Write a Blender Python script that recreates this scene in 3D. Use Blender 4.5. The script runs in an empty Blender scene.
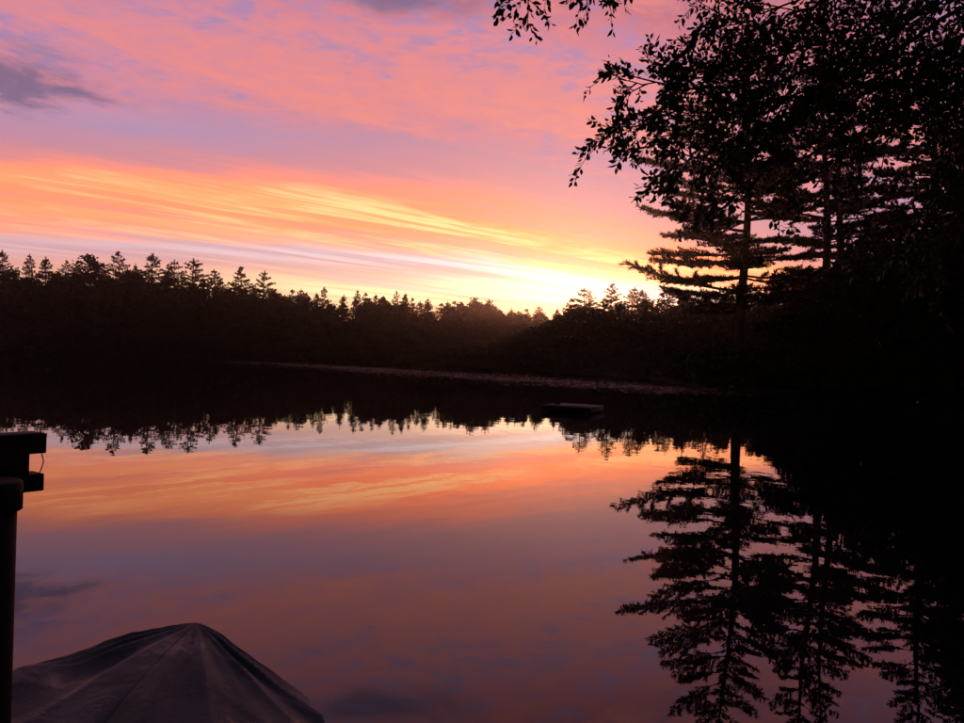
import bpy, math, random
import numpy as np
from mathutils import Vector, Matrix

R_ = math.radians
scene = bpy.context.scene
col = scene.collection

# ------------------------------------------------------------------ camera
F, CX, CY = 786.0, 482.0, 361.5           # focal length and centre in photo pixels
cam_d = bpy.data.cameras.new('camera')
cam_d.sensor_width = 36.0
cam_d.lens = 36.0 * F / 964.0
cam_d.clip_start = 0.05
cam_d.clip_end = 5000
cam = bpy.data.objects.new('camera', cam_d)
col.objects.link(cam)
CAM_M = (Matrix.Translation((0, 0, 2.0)) @ Matrix.Rotation(R_(90 - 0.40), 4, 'X')
         @ Matrix.Rotation(R_(1.9), 4, 'Z'))
cam.matrix_world = CAM_M
scene.camera = cam

# ------------------------------------------------------------------ sky
SUN_AZ, SUN_EL = R_(7.0), R_(3.8)          # azimuth clockwise from +Y


class N:
    """scalar expression made of Math nodes"""
    tree = None

    def __init__(s, sock):
        s.s = sock

    @classmethod
    def op(c, o, *a, clamp=False):
        n = c.tree.nodes.new('ShaderNodeMath')
        n.operation = o
        n.use_clamp = clamp
        for i, v in enumerate(a):
            if isinstance(v, N):
                c.tree.links.new(v.s, n.inputs[i])
            else:
                n.inputs[i].default_value = float(v)
        return N(n.outputs[0])

    def __add__(a, b): return N.op('ADD', a, b)
    __radd__ = __add__
    def __sub__(a, b): return N.op('SUBTRACT', a, b)
    def __rsub__(a, b): return N.op('SUBTRACT', b, a)
    def __mul__(a, b): return N.op('MULTIPLY', a, b)
    __rmul__ = __mul__
    def __truediv__(a, b): return N.op('DIVIDE', a, b)
    def __rtruediv__(a, b): return N.op('DIVIDE', b, a)


def sstep(x, a, b):
    n = N.tree.nodes.new('ShaderNodeMapRange')
    n.interpolation_type = 'SMOOTHSTEP'
    N.tree.links.new(x.s, n.inputs['Value'])
    n.inputs['From Min'].default_value = a
    n.inputs['From Max'].default_value = b
    return N(n.outputs['Result'])


def gauss(x, c, w):
    d = (x - c) / w
    return N.op('EXPONENT', d * d * -1.0)


def vec(x, y, z):
    n = N.tree.nodes.new('ShaderNodeCombineXYZ')
    for i, v in enumerate((x, y, z)):
        if isinstance(v, N):
            N.tree.links.new(v.s, n.inputs[i])
        else:
            n.inputs[i].default_value = v
    return n.outputs[0]


def noise(v, scale, detail=4, rough=0.55, dist=0.0):
    n = N.tree.nodes.new('ShaderNodeTexNoise')
    N.tree.links.new(v, n.inputs['Vector'])
    n.inputs['Scale'].default_value = scale
    n.inputs['Detail'].default_value = detail
    n.inputs['Roughness'].default_value = rough
    n.inputs['Distortion'].default_value = dist
    return N(n.outputs['Fac'])


def lin(c):
    return tuple(((v / 255.0) / 12.92 if v / 255.0 <= 0.04045 else ((v / 255.0 + 0.055) / 1.055) ** 2.4)
                 for v in c) + (1.0,)


def ramp(x, stops, lo, hi):
    n = N.tree.nodes.new('ShaderNodeValToRGB')
    f = (x - lo) / (hi - lo)
    N.tree.links.new(f.s, n.inputs[0])
    cr = n.color_ramp
    cr.interpolation = 'EASE' if False else 'LINEAR'
    while len(cr.elements) < len(stops):
        cr.elements.new(0.5)
    for e, (p, c) in zip(cr.elements, stops):
        e.position = (p - lo) / (hi - lo)
    for e, (p, c) in zip(cr.elements, stops):
        e.color = lin(c)
    return n.outputs[0]


def mixc(f, a, b, mode='MIX'):
    n = N.tree.nodes.new('ShaderNodeMix')
    n.data_type = 'RGBA'
    n.blend_type = mode
    n.clamp_factor = True
    if isinstance(f, N):
        N.tree.links.new(f.s, n.inputs[0])
    else:
        n.inputs[0].default_value = f
    for i, v in ((6, a), (7, b)):
        if isinstance(v, tuple):
            n.inputs[i].default_value = v
        else:
            N.tree.links.new(v, n.inputs[i])
    return n.outputs[2]


def scalec(c, f):
    n = N.tree.nodes.new('ShaderNodeVectorMath')
    n.operation = 'SCALE'
    if isinstance(c, tuple):
        n.inputs[0].default_value = c[:3]
    else:
        N.tree.links.new(c, n.inputs[0])
    if isinstance(f, N):
        N.tree.links.new(f.s, n.inputs['Scale'])
    else:
        n.inputs['Scale'].default_value = f
    return n.outputs[0]


def addc(a, b):
    n = N.tree.nodes.new('ShaderNodeVectorMath')
    n.operation = 'ADD'
    N.tree.links.new(a, n.inputs[0])
    N.tree.links.new(b, n.inputs[1])
    return n.outputs[0]


world = bpy.data.worlds.new('World')
scene.world = world
world.use_nodes = True
wt = world.node_tree
wt.nodes.clear()
N.tree = wt
tc = wt.nodes.new('ShaderNodeTexCoord')
sep = wt.nodes.new('ShaderNodeSeparateXYZ')
wt.links.new(tc.outputs['Generated'], sep.inputs[0])
dx, dy, dz0 = (N(sep.outputs[i]) for i in range(3))
dz = N.op('MAXIMUM', dz0, 0.0)
hor = N.op('SQRT', dx * dx + dy * dy + 1e-6)
az = N.op('ARCTAN2', dx, dy)
AZP = az * 786.0                                   # azimuth in units of 1/786 rad
EL = dz / N.op('MAXIMUM', hor, 0.12) * 786.0       # height above the horizon, same units
# cloud sheet seen in perspective: long streaks run towards azimuth 50 degrees
qx = dx / (dz + 0.03)
qy = dy / (dz + 0.03)
ca, sa = 0.77, 0.64
st = qx * ca + qy * sa
sn = qy * ca - qx * sa
warp = noise(vec(st * 0.10, sn * 0.22, 0.0), 1.0, 4, 0.55)
fine = noise(vec(st * 0.55, sn * 2.0, 3.0), 1.0, 6, 0.62, 0.4)
streak = noise(vec(st * 0.15, sn * 0.80, 7.3), 1.0, 5, 0.55, 0.9)
streak2 = noise(vec(st * 0.26, sn * 2.3, 11.0), 1.0, 5, 0.6, 0.3)
fila = noise(vec(st * 0.55, sn * 5.0, 21.0), 1.0, 5, 0.62, 0.5)
puff = noise(vec(st * 0.75, sn * 1.35, 5.0), 1.0, 6, 0.6, 0.6)
ripple = noise(vec(qx * 9.0 + fine * 3.0, qy * 9.0, 2.0), 1.0, 3, 0.65, 0.3)
sn2 = noise(vec(qx * 3.0, qy * 2.6, 31.0), 1.0, 6, 0.65, 0.8)
# height of the cloud bands, which dip towards the sunset's right
azpos = N.op('MAXIMUM', N.op('MINIMUM', AZP, 900.0), 0.0)
azcl = N.op('MAXIMUM', N.op('MINIMUM', AZP, 900.0), -900.0)
az6 = N.op('MAXIMUM', N.op('MINIMUM', AZP, 600.0), -600.0)
W = EL + azcl * 0.05 + az6 * az6 * 0.00016 + azpos * 0.17 * sstep(EL, 30.0, 130.0)
Wn = W + (warp - 0.5) * EL * 0.30 + (fine - 0.5) * EL * 0.30 + (streak2 - 0.5) * 26.0 + (fila - 0.5) * 14.0
base = ramp(Wn, [
    (0, (250, 186, 140)), (40, (254, 200, 128)), (58, (255, 216, 150)), (70, (236, 180, 152)), (79, (200, 158, 168)),
    (91, (206, 184, 206)), (102, (222, 160, 158)), (114, (234, 146, 118)), (134, (240, 148, 104)), (156, (236, 140, 108)),
    (170, (214, 134, 138)), (188, (202, 130, 146)), (206, (194, 130, 150)), (226, (208, 128, 144)),
    (250, (220, 130, 137)), (300, (220, 130, 138)), (340, (206, 121, 138)), (372, (192, 110, 126)),
    (440, (164, 106, 140)), (560, (124, 90, 132)), (850, (80, 68, 112)), (1400, (46, 46, 86)), (2400, (34, 38, 74))], 0.0, 2400.0)
# pink mottling against lavender gaps in the high sheet
up = sstep(Wn, 180.0, 240.0) * (1.0 - sstep(W, 520.0, 1100.0))
cell = puff * 0.42 + fine * 0.46 + sn2 * 0.12 + (ripple - 0.5) * 0.38
c0 = mixc(up * (1.0 - sstep(AZP, -420.0, -60.0)) * 0.28, base, lin((186, 138, 178)))
c1 = mixc(up * (1.0 - sstep(cell, 0.37, 0.50)) * 0.85, c0, lin((166, 128, 172)))
c1 = mixc(up * sstep(cell, 0.48, 0.64) * 0.70, c1, lin((238, 134, 122)))
# lit streaks of the low sheet
sunx = (AZP - 50.0) / 270.0
near_sun = 1.0 / (1.0 + sunx * sunx)
c1 = mixc((1.0 - sstep(W, 70.0, 120.0)) * (1.0 - near_sun) * 0.85, c1, lin((214, 138, 142)))
low = sstep(W, 40.0, 75.0) * (1.0 - sstep(Wn, 146.0, 168.0))
sm = streak * 0.50 + streak2 * 0.30 + fila * 0.10 + fine * 0.10
gap = 1.0 - sstep(sm, 0.40, 0.485)
lit = sstep(sm, 0.485, 0.56)
rid = 1.0 - N.op('ABSOLUTE', streak2 * 2.0 - 1.0)
thread = sstep(rid + (fila - 0.5) * 0.25, 0.86, 1.0) * sstep(streak, 0.40, 0.55)
inor = sstep(Wn, 98.0, 112.0)
c1 = mixc(inor * (1.0 - sstep(Wn, 144.0, 180.0)) * (0.16 + near_sun * 0.84), c1, (2.20, 1.10, 0.86, 1.0), 'MULTIPLY')
c1 = mixc(low * gap * 0.80, c1, mixc(near_sun * (1.0 - sstep(W, 92.0, 118.0)), lin((204, 136, 144)), lin((208, 188, 208))))
c1 = mixc(low * lit * (0.25 + 0.75 * inor) * (0.08 + near_sun * 0.58), c1, (1.55, 0.56, 0.19, 1.0))
c1 = mixc(low * thread * (0.30 + 0.70 * inor) * sstep(puff + (sn2 - 0.5) * 0.5, 0.38, 0.62) * (0.08 + near_sun * 0.85), c1, (1.75, 0.80, 0.34, 1.0))
pale = near_sun * gauss(W + (fine - 0.5) * 26.0, 90.0, 8.0) * sstep(streak2 + (fila - 0.5) * 0.5, 0.40, 0.58)
c1 = mixc(pale * 0.9, c1, (0.74, 0.68, 0.80, 1.0))
blue = gauss(AZP, -330.0, 170.0) * gauss(W, 200.0, 20.0)
c1 = mixc(blue * (0.10 + fine * 0.9), c1, lin((160, 142, 186)))
# grey-violet scud
scud = gauss(AZP, -440.0, 80.0) * gauss(EL, 224.0, 26.0) + gauss(AZP, -95.0, 110.0) * gauss(EL, 352.0, 22.0) * 0.55
scudm = sstep(scud * 1.1 + (sn2 - 0.5) * 3.2 * N.op('SQRT', scud), 0.15, 1.05)
rest = sstep(puff, 0.64, 0.80) * sstep(EL, 390.0, 520.0) * 0.6
c1 = mixc(N.op('MAXIMUM', scudm * 0.85, rest), c1, lin((104, 90, 128)))
# glow of the sunken sun behind the low clouds
g1 = gauss(AZP, 36.0, 215.0) * gauss(EL, 60.0, 17.0) * (0.25 + sstep(sm + (fila - 0.5) * 0.15, 0.40, 0.54))
g2 = gauss(AZP, 80.0, 280.0) * gauss(EL, 75.0, 55.0) * lit
c1 = addc(c1, scalec((1.0, 0.82, 0.55, 1), g1 * 0.62))
c1 = addc(c1, scalec((0.55, 0.30, 0.10, 1), g2 * 0.28))
# low dark bank right over the trees
bank = gauss(AZP, 20.0, 130.0) * (1.0 - sstep(EL + (streak2 - 0.5) * 30.0 + (fila - 0.5) * 22.0, 44.0, 60.0))
c1 = mixc(bank * 0.8, c1, lin((206, 132, 120)))
# the light falls off away from the sunset
cosd = dx * math.sin(SUN_AZ) + dy * math.cos(SUN_AZ)
fall = 0.06 + 0.94 * sstep(cosd, -0.15, 0.82)
c1 = scalec(c1, fall)
sky = wt.nodes.new('ShaderNodeTexSky')
sky.sky_type = 'NISHITA'
sky.sun_disc = False
sky.sun_elevation = SUN_EL
sky.sun_rotation = SUN_AZ
bg_sky = wt.nodes.new('ShaderNodeBackground')
bg_sky.inputs['Strength'].default_value = 0.012
wt.links.new(sky.outputs[0], bg_sky.inputs['Color'])
bg_cl = wt.nodes.new('ShaderNodeBackground')
bg_cl.inputs['Strength'].default_value = 1.02
wt.links.new(c1, bg_cl.inputs['Color'])
add = wt.nodes.new('ShaderNodeAddShader')
wt.links.new(bg_sky.outputs[0], add.inputs[0])
wt.links.new(bg_cl.outputs[0], add.inputs[1])
wo = wt.nodes.new('ShaderNodeOutputWorld')
wt.links.new(add.outputs[0], wo.inputs['Surface'])

# ------------------------------------------------------------------ sun, below the tree tops
sun_d = bpy.data.lights.new('sun', 'SUN')
sun_d.energy = 2.0
sun_d.angle = R_(0.5)
sun_d.color = (1.0, 0.36, 0.20)
sun = bpy.data.objects.new('sun', sun_d)
col.objects.link(sun)
sd_dir = Vector((math.sin(SUN_AZ) * math.cos(SUN_EL), math.cos(SUN_AZ) * math.cos(SUN_EL), math.sin(SUN_EL)))
sun.rotation_euler = sd_dir.to_track_quat('Z', 'Y').to_euler()
sun.location = (20, 200, 60)

vs = scene.view_settings
vs.view_transform = 'Standard'
vs.look = 'None'
vs.exposure = 0.0
vs.gamma = 1.0
vs.use_curve_mapping = False
scene.render.engine = 'CYCLES'
scene.cycles.max_bounces = 5
scene.cycles.diffuse_bounces = 2
scene.cycles.glossy_bounces = 3
scene.cycles.volume_bounces = 0
scene.cycles.use_denoising = True
scene.cycles.sample_clamp_indirect = 3.0

# ================================================================== helpers


def P(px, py, depth):
    """the point that the photo shows at a pixel, at a given distance"""
    return CAM_M @ Vector(((px - CX) / F * depth, -(py - CY) / F * depth, -depth))


def tri_mesh(name, V, Fc, mat, smooth=False):
    V = np.asarray(V, np.float32)
    Fc = np.asarray(Fc, np.int32)
    me = bpy.data.meshes.new(name)
    me.vertices.add(len(V))
    me.vertices.foreach_set('co', V.ravel())
    k = Fc.shape[1]
    me.loops.add(Fc.size)
    me.loops.foreach_set('vertex_index', Fc.ravel())
    me.polygons.add(len(Fc))
    me.polygons.foreach_set('loop_start', np.arange(0, Fc.size, k, dtype=np.int32))
    me.update(calc_edges=True)
    if smooth:
        me.polygons.foreach_set('use_smooth', np.ones(len(Fc), bool))
    me.materials.append(mat)
    return me


class MB:
    """collects quads / triangles as triangles"""

    def __init__(s):
        s.V, s.F, s.n = [], [], 0

    def add(s, V, Fc):
        V = np.asarray(V, float)
        s.V.append(V)
        s.F.append(np.asarray(Fc, int) + s.n)
        s.n += len(V)

    def tube(s, pts, rad, k=6, cap=True):
        pts = np.asarray(pts, float)
        m = len(pts)
        rad = np.broadcast_to(np.asarray(rad, float), (m,))
        T = np.gradient(pts, axis=0)
        T /= np.linalg.norm(T, axis=1)[:, None] + 1e-9
        ref = np.array([0, 0, 1.0]) if abs(T[0][2]) < 0.8 else np.array([1.0, 0, 0])
        A = np.cross(T, ref)
        A /= np.linalg.norm(A, axis=1)[:, None] + 1e-9
        B = np.cross(T, A)
        a = np.linspace(0, 2 * math.pi, k, endpoint=False)
        V = (pts[:, None, :] + rad[:, None, None] * (np.cos(a)[None, :, None] * A[:, None, :]
             + np.sin(a)[None, :, None] * B[:, None, :])).reshape(-1, 3)
        Fc = []
        for i in range(m - 1):
            for j in range(k):
                p, q = i * k + j, i * k + (j + 1) % k
                Fc += [(p, q, q + k), (p, q + k, p + k)]
        if cap:
            for j in range(1, k - 1):
                Fc += [(0, j + 1, j), ((m - 1) * k, (m - 1) * k + j, (m - 1) * k + j + 1)]
        s.add(V, Fc)

    def box(s, c, size, M=None):
        hx, hy, hz = (v / 2 for v in size)
        V = np.array([(x, y, z) for x in (-hx, hx) for y in (-hy, hy) for z in (-hz, hz)])
        if M is not None:
            V = V @ np.array(M.to_3x3()).T
        V = V + np.asarray(c)
        Q = [(0, 1, 3, 2), (4, 6, 7, 5), (0, 4, 5, 1), (2, 3, 7, 6), (0, 2, 6, 4), (1, 5, 7, 3)]
        s.add(V, [t for a, b, c_, d in Q for t in ((a, b, c_), (a, c_, d))])

    def mesh(s, name, mat, smooth=False):
        return tri_mesh(name, np.concatenate(s.V), np.concatenate(s.F), mat, smooth)


def link(name, me, parent=None, loc=None):
    o = bpy.data.objects.new(name, me)
    col.objects.link(o)
    if parent is not None:
        o.parent = parent
    if loc is not None:
        o.location = loc
    return o


def tag(o, label=None, cat=None, group=None, kind=None):
    if label: o['label'] = label
    if cat: o['category'] = cat
    if group: o['group'] = group
    if kind: o['kind'] = kind
    return o


def empty(name, loc=(0, 0, 0), rz=0.0):
    o = bpy.data.objects.new(name, None)
    col.objects.link(o)
    o.location = loc
    o.rotation_euler.z = rz
    o.empty_display_size = 0.2
    return o


def material(name, c, c2=None, rough=0.8, scale=3.0, spec=0.5, bump=0.0, coords='Object', ior=1.45,
             bscale=None, bdist=0.01):
    m = bpy.data.materials.new(name)
    m.use_nodes = True
    t = m.node_tree
    b = t.nodes['Principled BSDF']
    b.inputs['Roughness'].default_value = rough
    b.inputs['Specular IOR Level'].default_value = spec
    b.inputs['IOR'].default_value = ior
    N.tree = t
    tcn = t.nodes.new('ShaderNodeTexCoord')
    if c2 is None:
        b.inputs['Base Color'].default_value = tuple(c) + (1,)
    else:
        f = noise(tcn.outputs[coords], scale, 5, 0.6)
        t.links.new(mixc(sstep(f, 0.35, 0.65), tuple(c) + (1,), tuple(c2) + (1,)), b.inputs['Base Color'])
    if bump:
        h = noise(tcn.outputs[coords], bscale or scale * 4, 5, 0.6)
        bn = t.nodes.new('ShaderNodeBump')
        bn.inputs['Strength'].default_value = bump
        bn.inputs['Distance'].default_value = bdist
        t.links.new(h.s, bn.inputs['Height'])
        t.links.new(bn.outputs[0], b.inputs['Normal'])
    return m


M_needle = material('pine_needles', (0.022, 0.036, 0.018), (0.035, 0.050, 0.022), 0.75, 0.8, 0.15)
M_leaf = material('forest_leaves', (0.026, 0.042, 0.016), (0.045, 0.060, 0.022), 0.75, 0.7, 0.15)
M_bark = material('bark', (0.035, 0.026, 0.020), (0.065, 0.050, 0.040), 0.9, 6.0, 0.2, 0.7, bdist=0.03)
M_near_leaf = material('broad_leaves', (0.030, 0.048, 0.016), (0.048, 0.064, 0.020), 0.6, 2.0, 0.25)
M_ground = material('forest_floor', (0.030, 0.024, 0.016), (0.050, 0.046, 0.024), 0.95, 0.6, 0.1, 0.6, bdist=0.06)
M_reed = material('dry_reeds', (0.10, 0.08, 0.045), (0.07, 0.07, 0.03), 0.8, 0.8, 0.2)
M_wood = material('weathered_wood', (0.16, 0.14, 0.12), (0.26, 0.23, 0.20), 0.75, 9.0, 0.3, 0.5, bdist=0.004)
M_darkwood = material('dark_wood_and_shaded_skirt', (0.009, 0.007, 0.007), (0.018, 0.014, 0.013), 0.7, 12.0, 0.12, 0.5, bdist=0.004)  # dock post wood; also gives two raft skirt boards their painted shade
M_pvc = material('black_rubber', (0.010, 0.009, 0.010), (0.016, 0.015, 0.015), 0.7, 20.0, 0.15, 0.2, bdist=0.002)
M_rock = material('pale_granite', (0.30, 0.29, 0.28), (0.48, 0.46, 0.44), 0.85, 6.0, 0.3, 0.6, bdist=0.02)

# ================================================================== ground and lake
shore = np.array([(-400, -5), (-40, -5), (1.0, -4.5), (4.2, -1), (6.2, 4.5), (8.6, 10), (12.5, 17), (19, 26), (30, 37), (38, 46),
                  (38.5, 52), (33, 57), (25, 60), (20.0, 60.5), (17.8, 65), (18.5, 74), (19.5, 88), (18, 104), (15, 120),
                  (9, 135), (-6, 143), (-30, 148), (-58, 151), (-85, 152), (-115, 151), (-160, 147), (-400, 130)], float)


def chaikin(p, n):
    for _ in range(n):
        a, b = p[:-1], p[1:]
        p = np.concatenate([[p[0]], np.stack([a * .75 + b * .25, a * .25 + b * .75], 1).reshape(-1, 2), [p[-1]]])
    return p


SH = chaikin(shore, 2)


def shore_dist(X, Y):
    """signed distance to the waterline, positive on land"""
    X, Y = np.asarray(X, float), np.asarray(Y, float)
    shp = X.shape
    X, Y = X.ravel(), Y.ravel()
    best = np.full(X.shape, 1e9)
    inside = np.zeros(X.shape, bool)
    pts = np.concatenate([SH, SH[:1]])
    for (ax, ay), (bx, by) in zip(pts[:-1], pts[1:]):
        ex, ey = bx - ax, by - ay
        t = np.clip(((X - ax) * ex + (Y - ay) * ey) / (ex * ex + ey * ey + 1e-9), 0, 1)
        if abs(ax + 400) > 1 or abs(bx + 400) > 1:
            best = np.minimum(best, np.hypot(X - ax - t * ex, Y - ay - t * ey))
        if ay != by:
            c = ((ay > Y) != (by > Y)) & (X < (bx - ax) * (Y - ay) / (by - ay) + ax)
            inside ^= c
    return np.where(inside, -best, best).reshape(shp)


def light_block_hill(X, Y):  # unseen rise added behind the far trees to block light between them
    a = 9.0 / (1 + np.exp(-(Y - 195) / 16.0)) * (0.75 + 0.25 * np.sin(X * 0.021 + 1.0))
    a = a + 6.0 * np.exp(-((X + 110) / 70.0) ** 2) * (1 / (1 + np.exp(-(Y - 165) / 8.0)))
    return a


def ground_z(X, Y):
    X, Y = np.asarray(X, float), np.asarray(Y, float)
    s = shore_dist(X, Y)
    land = 0.28 * (1 - np.exp(-np.maximum(s, 0) / 1.2)) + 0.035 * np.clip(s, 0, 40) + light_block_hill(X, Y) * np.clip(s / 30, 0, 1)
    land = land + 0.10 * np.clip(s / 3, 0, 1) * (np.sin(X * 0.9 + 1.3 * np.sin(Y * 0.5)) * np.sin(Y * 0.8 + X * 0.3))
    wet = -np.minimum(1.5, 0.22 * np.abs(s)) - 0.01
    return np.where(s > 0, land, wet)


def gz(x, y):
    return float(ground_z(np.array([x]), np.array([y]))[0])


def axis(a, b, n, lo, hi):
    core = np.linspace(a, b, n)
    return np.concatenate([np.linspace(lo, a, 10)[:-1], core, np.linspace(b, hi, 10)[1:]])


gx = axis(-190, 90, 236, -420, 420)
gy = axis(-12, 215, 200, -90, 520)
GX, GY = np.meshgrid(gx, gy, indexing='ij')
GZ = ground_z(GX, GY)
nx, ny = GX.shape
idx = np.arange(nx * ny).reshape(nx, ny)
quads = np.stack([idx[:-1, :-1], idx[1:, :-1], idx[1:, 1:], idx[:-1, 1:]], -1).reshape(-1, 4)
ground = link('ground', tri_mesh('ground', np.stack([GX, GY, GZ], -1).reshape(-1, 3), quads, M_ground, True))
tag(ground, 'dark wooded ground around the lake', kind='structure')

M_water = bpy.data.materials.new('lake_water')
M_water.use_nodes = True
t = M_water.node_tree
N.tree = t
b = t.nodes['Principled BSDF']
b.inputs['Base Color'].default_value = (0.006, 0.006, 0.007, 1)
b.inputs['Roughness'].default_value = 0.004
b.inputs['IOR'].default_value = 1.37
b.inputs['Specular IOR Level'].default_value = 0.5
tcn = t.nodes.new('ShaderNodeTexCoord')
sp = t.nodes.new('ShaderNodeSeparateXYZ')
t.links.new(tcn.outputs['Object'], sp.inputs[0])
wx, wy = N(sp.outputs[0]), N(sp.outputs[1])
swell = noise(vec(wx * 0.5, wy * 0.35, 0.0), 1.0, 2, 0.5)
rip = noise(vec(wx * 2.2, wy * 1.6, 4.0), 1.0, 3, 0.5)
patch = sstep(noise(vec(wx * 0.05, wy * 0.03, 9.0), 1.0, 2, 0.5), 0.40, 0.65)
hgt = swell * 0.0035 + rip * (0.0004 + patch * 0.0011)
bn = t.nodes.new('ShaderNodeBump')
bn.inputs['Strength'].default_value = 1.0
bn.inputs['Distance'].default_value = 1.0
t.links.new(hgt.s, bn.inputs['Height'])
t.links.new(bn.outputs[0], b.inputs['Normal'])
lake = link('lake_water', tri_mesh('lake_water', [(-410, -8, 0), (60, -8, 0), (60, 160, 0), (-410, 160, 0)], [(0, 1, 2, 3)], M_water))
tag(lake, 'still lake water mirroring the sunset', kind='structure')

# ================================================================== trees


def tufts(rng, Pt, D, L, Wd, k):
    """needle sprays: k thin triangles at each point"""
    Pt, D = np.asarray(Pt), np.asarray(D)
    n = len(Pt)
    Pt = np.repeat(Pt, k, 0)
    d = np.repeat(D, k, 0) + rng.normal(0, 0.45, (n * k, 3))
    d /= np.linalg.norm(d, axis=1)[:, None] + 1e-9
    pr = np.cross(d, rng.normal(0, 1, (n * k, 3)))
    pr /= np.linalg.norm(pr, axis=1)[:, None] + 1e-9
    ln = L * rng.uniform(0.7, 1.25, (n * k, 1))
    w = Wd * rng.uniform(0.7, 1.2, (n * k, 1))
    V = np.stack([Pt - pr * w * 0.5, Pt + d * ln * 0.45 + pr * w, Pt + d * ln, Pt + d * ln * 0.45 - pr * w], 1).reshape(-1, 3)
    i = np.arange(n * k)[:, None] * 4
    return V, np.concatenate([i + [[0, 1, 2]], i + [[0, 2, 3]]])


def make_pine(name, seed, H, R, zb, whorls, per, tl, tw, sp, k, tr, profile, lean=(0, 0), rise=(-4, 48), dead=0, gapp=0.0,
              side_bias=None, mat=None):
    rng = np.random.default_rng(seed)
    root = empty(name)
    wood, crown_p, crown_d = MB(), [], []
    zz = np.linspace(-0.3, H, 14)
    tt = np.clip(zz / H, 0, 1)
    axis_pt = lambda z: np.array([lean[0] * z + 0.012 * H * math.sin(z * 0.21 + seed), lean[1] * z + 0.10 * math.cos(z * 0.3), z])
    wood.tube([axis_pt(z) for z in zz], tr * (1 - tt) ** 0.8 + 0.02, 9)
    up = np.array([0, 0, 1.0])
    for i in range(whorls):
        t = (i + rng.uniform(-0.3, 0.3)) / (whorls - 1)
        t = min(max(t, 0), 1)
        z = zb + (H * 0.985 - zb) * t
        a0 = rng.uniform(0, 2 * math.pi)
        m = per if t < 0.9 else max(3, per - 1)
        for q in range(m):
            if rng.random() < gapp:
                continue
            a = a0 + q * 2 * math.pi / m + rng.uniform(-0.35, 0.35)
            L = R * profile(t) * rng.uniform(0.62, 1.12)
            if side_bias is not None:
                L *= 1 + side_bias[1] * math.cos(a - side_bias[0])
            if L < 0.15:
                continue
            el = R_(rise[0] + (rise[1] - rise[0]) * t ** 2.0 + rng.uniform(-7, 7))
            hd = np.array([math.cos(a), math.sin(a), 0])
            sd = np.array([-hd[1], hd[0], 0])
            bend = rng.uniform(0.02, 0.20)
            cv = rng.uniform(-0.12, 0.12)
            b0 = axis_pt(z + rng.uniform(-0.25, 0.25))
            pt = lambda s: b0 + hd * L * s + up * L * (math.tan(el) * s + bend * (s * s - 0.45 * s)) + sd * L * cv * s * s
            ss = np.linspace(0, 1, 6)
            wood.tube([pt(s) for s in ss], (0.012 * L + 0.012) * (1.05 - ss) + 0.006, 4, False)
            n = max(3 if L > 0.9 else 1, int(L * 0.75 / sp))
            s0 = rng.uniform(0.22, 0.38) if t < 0.8 else 0.12
            for j in range(n + 1):
                s = s0 + (1 - s0) * j / n
                sg = 1 if j % 2 else -1
                an = sg * R_(rng.uniform(35, 68))
                dr = hd * math.cos(an) + sd * math.sin(an) + up * (math.tan(el) * 0.5 + rng.uniform(-0.05, 0.22))
                dr /= np.linalg.norm(dr)
                bl = rng.uniform(0.6, 1.15) * (0.33 * L * (1 - 0.8 * (s - s0)) ** 1.0 + min(0.22, 0.3 * L)) * (0.55 + 0.45 * math.sin(math.pi * min(1, (s - s0) / (1 - s0) * 0.8 + 0.2)))
                p0 = pt(s)
                kk = max(1, int(bl / (sp * 1.0)))
                for c in range(kk + 1):
                    crown_p.append(p0 + dr * bl * (c + 0.4) / (kk + 0.6) + rng.normal(0, sp * 0.12, 3))
                    crown_d.append(dr * 0.75 + up * 0.55)
            crown_p.append(pt(1.0)); crown_d.append(hd + up * 0.4)
            # a bare stub now and then below the crown
    for q in range(dead):
        a, z = rng.uniform(0, 6.28), rng.uniform(zb * 0.45, zb * 1.05)
        L = rng.uniform(0.5, 2.2)
        b0 = axis_pt(z)
        hd = np.array([math.cos(a), math.sin(a), rng.uniform(-0.2, 0.25)])
        wood.tube([b0, b0 + hd * L * 0.5 + [0, 0, rng.uniform(-.1, .1)], b0 + hd * L], [0.035, 0.022, 0.008], 4, False)
    for z in np.linspace(H * 0.955, H * 0.985, 3):
        crown_p.append(axis_pt(z)); crown_d.append(np.array([0, 0, 1.3]))
    V, Fc = tufts(rng, crown_p, crown_d, tl, tw, k)
    link('trunk', wood.mesh('trunk', M_bark, True), root)
    link('crown', tri_mesh('crown', V, Fc, mat or M_needle), root)
    return root


def leaf_cards(rng, Pt, L, Wd, down=0.25):
    n = len(Pt)
    d = rng.normal(0, 1, (n, 3)) - [0, 0, down * 2]
    d /= np.linalg.norm(d, axis=1)[:, None]
    pr = np.cross(d, rng.normal(0, 1, (n, 3)))
    pr /= np.linalg.norm(pr, axis=1)[:, None]
    ln = L * rng.uniform(0.7, 1.3, (n, 1))
    w = Wd * rng.uniform(0.7, 1.3, (n, 1))
    V = np.stack([Pt, Pt + d * ln * 0.45 + pr * w, Pt + d * ln, Pt + d * ln * 0.45 - pr * w], 1).reshape(-1, 3)
    i = np.arange(n)[:, None] * 4
    return V, np.concatenate([i + [[0, 1, 2]], i + [[0, 2, 3]]])


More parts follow.
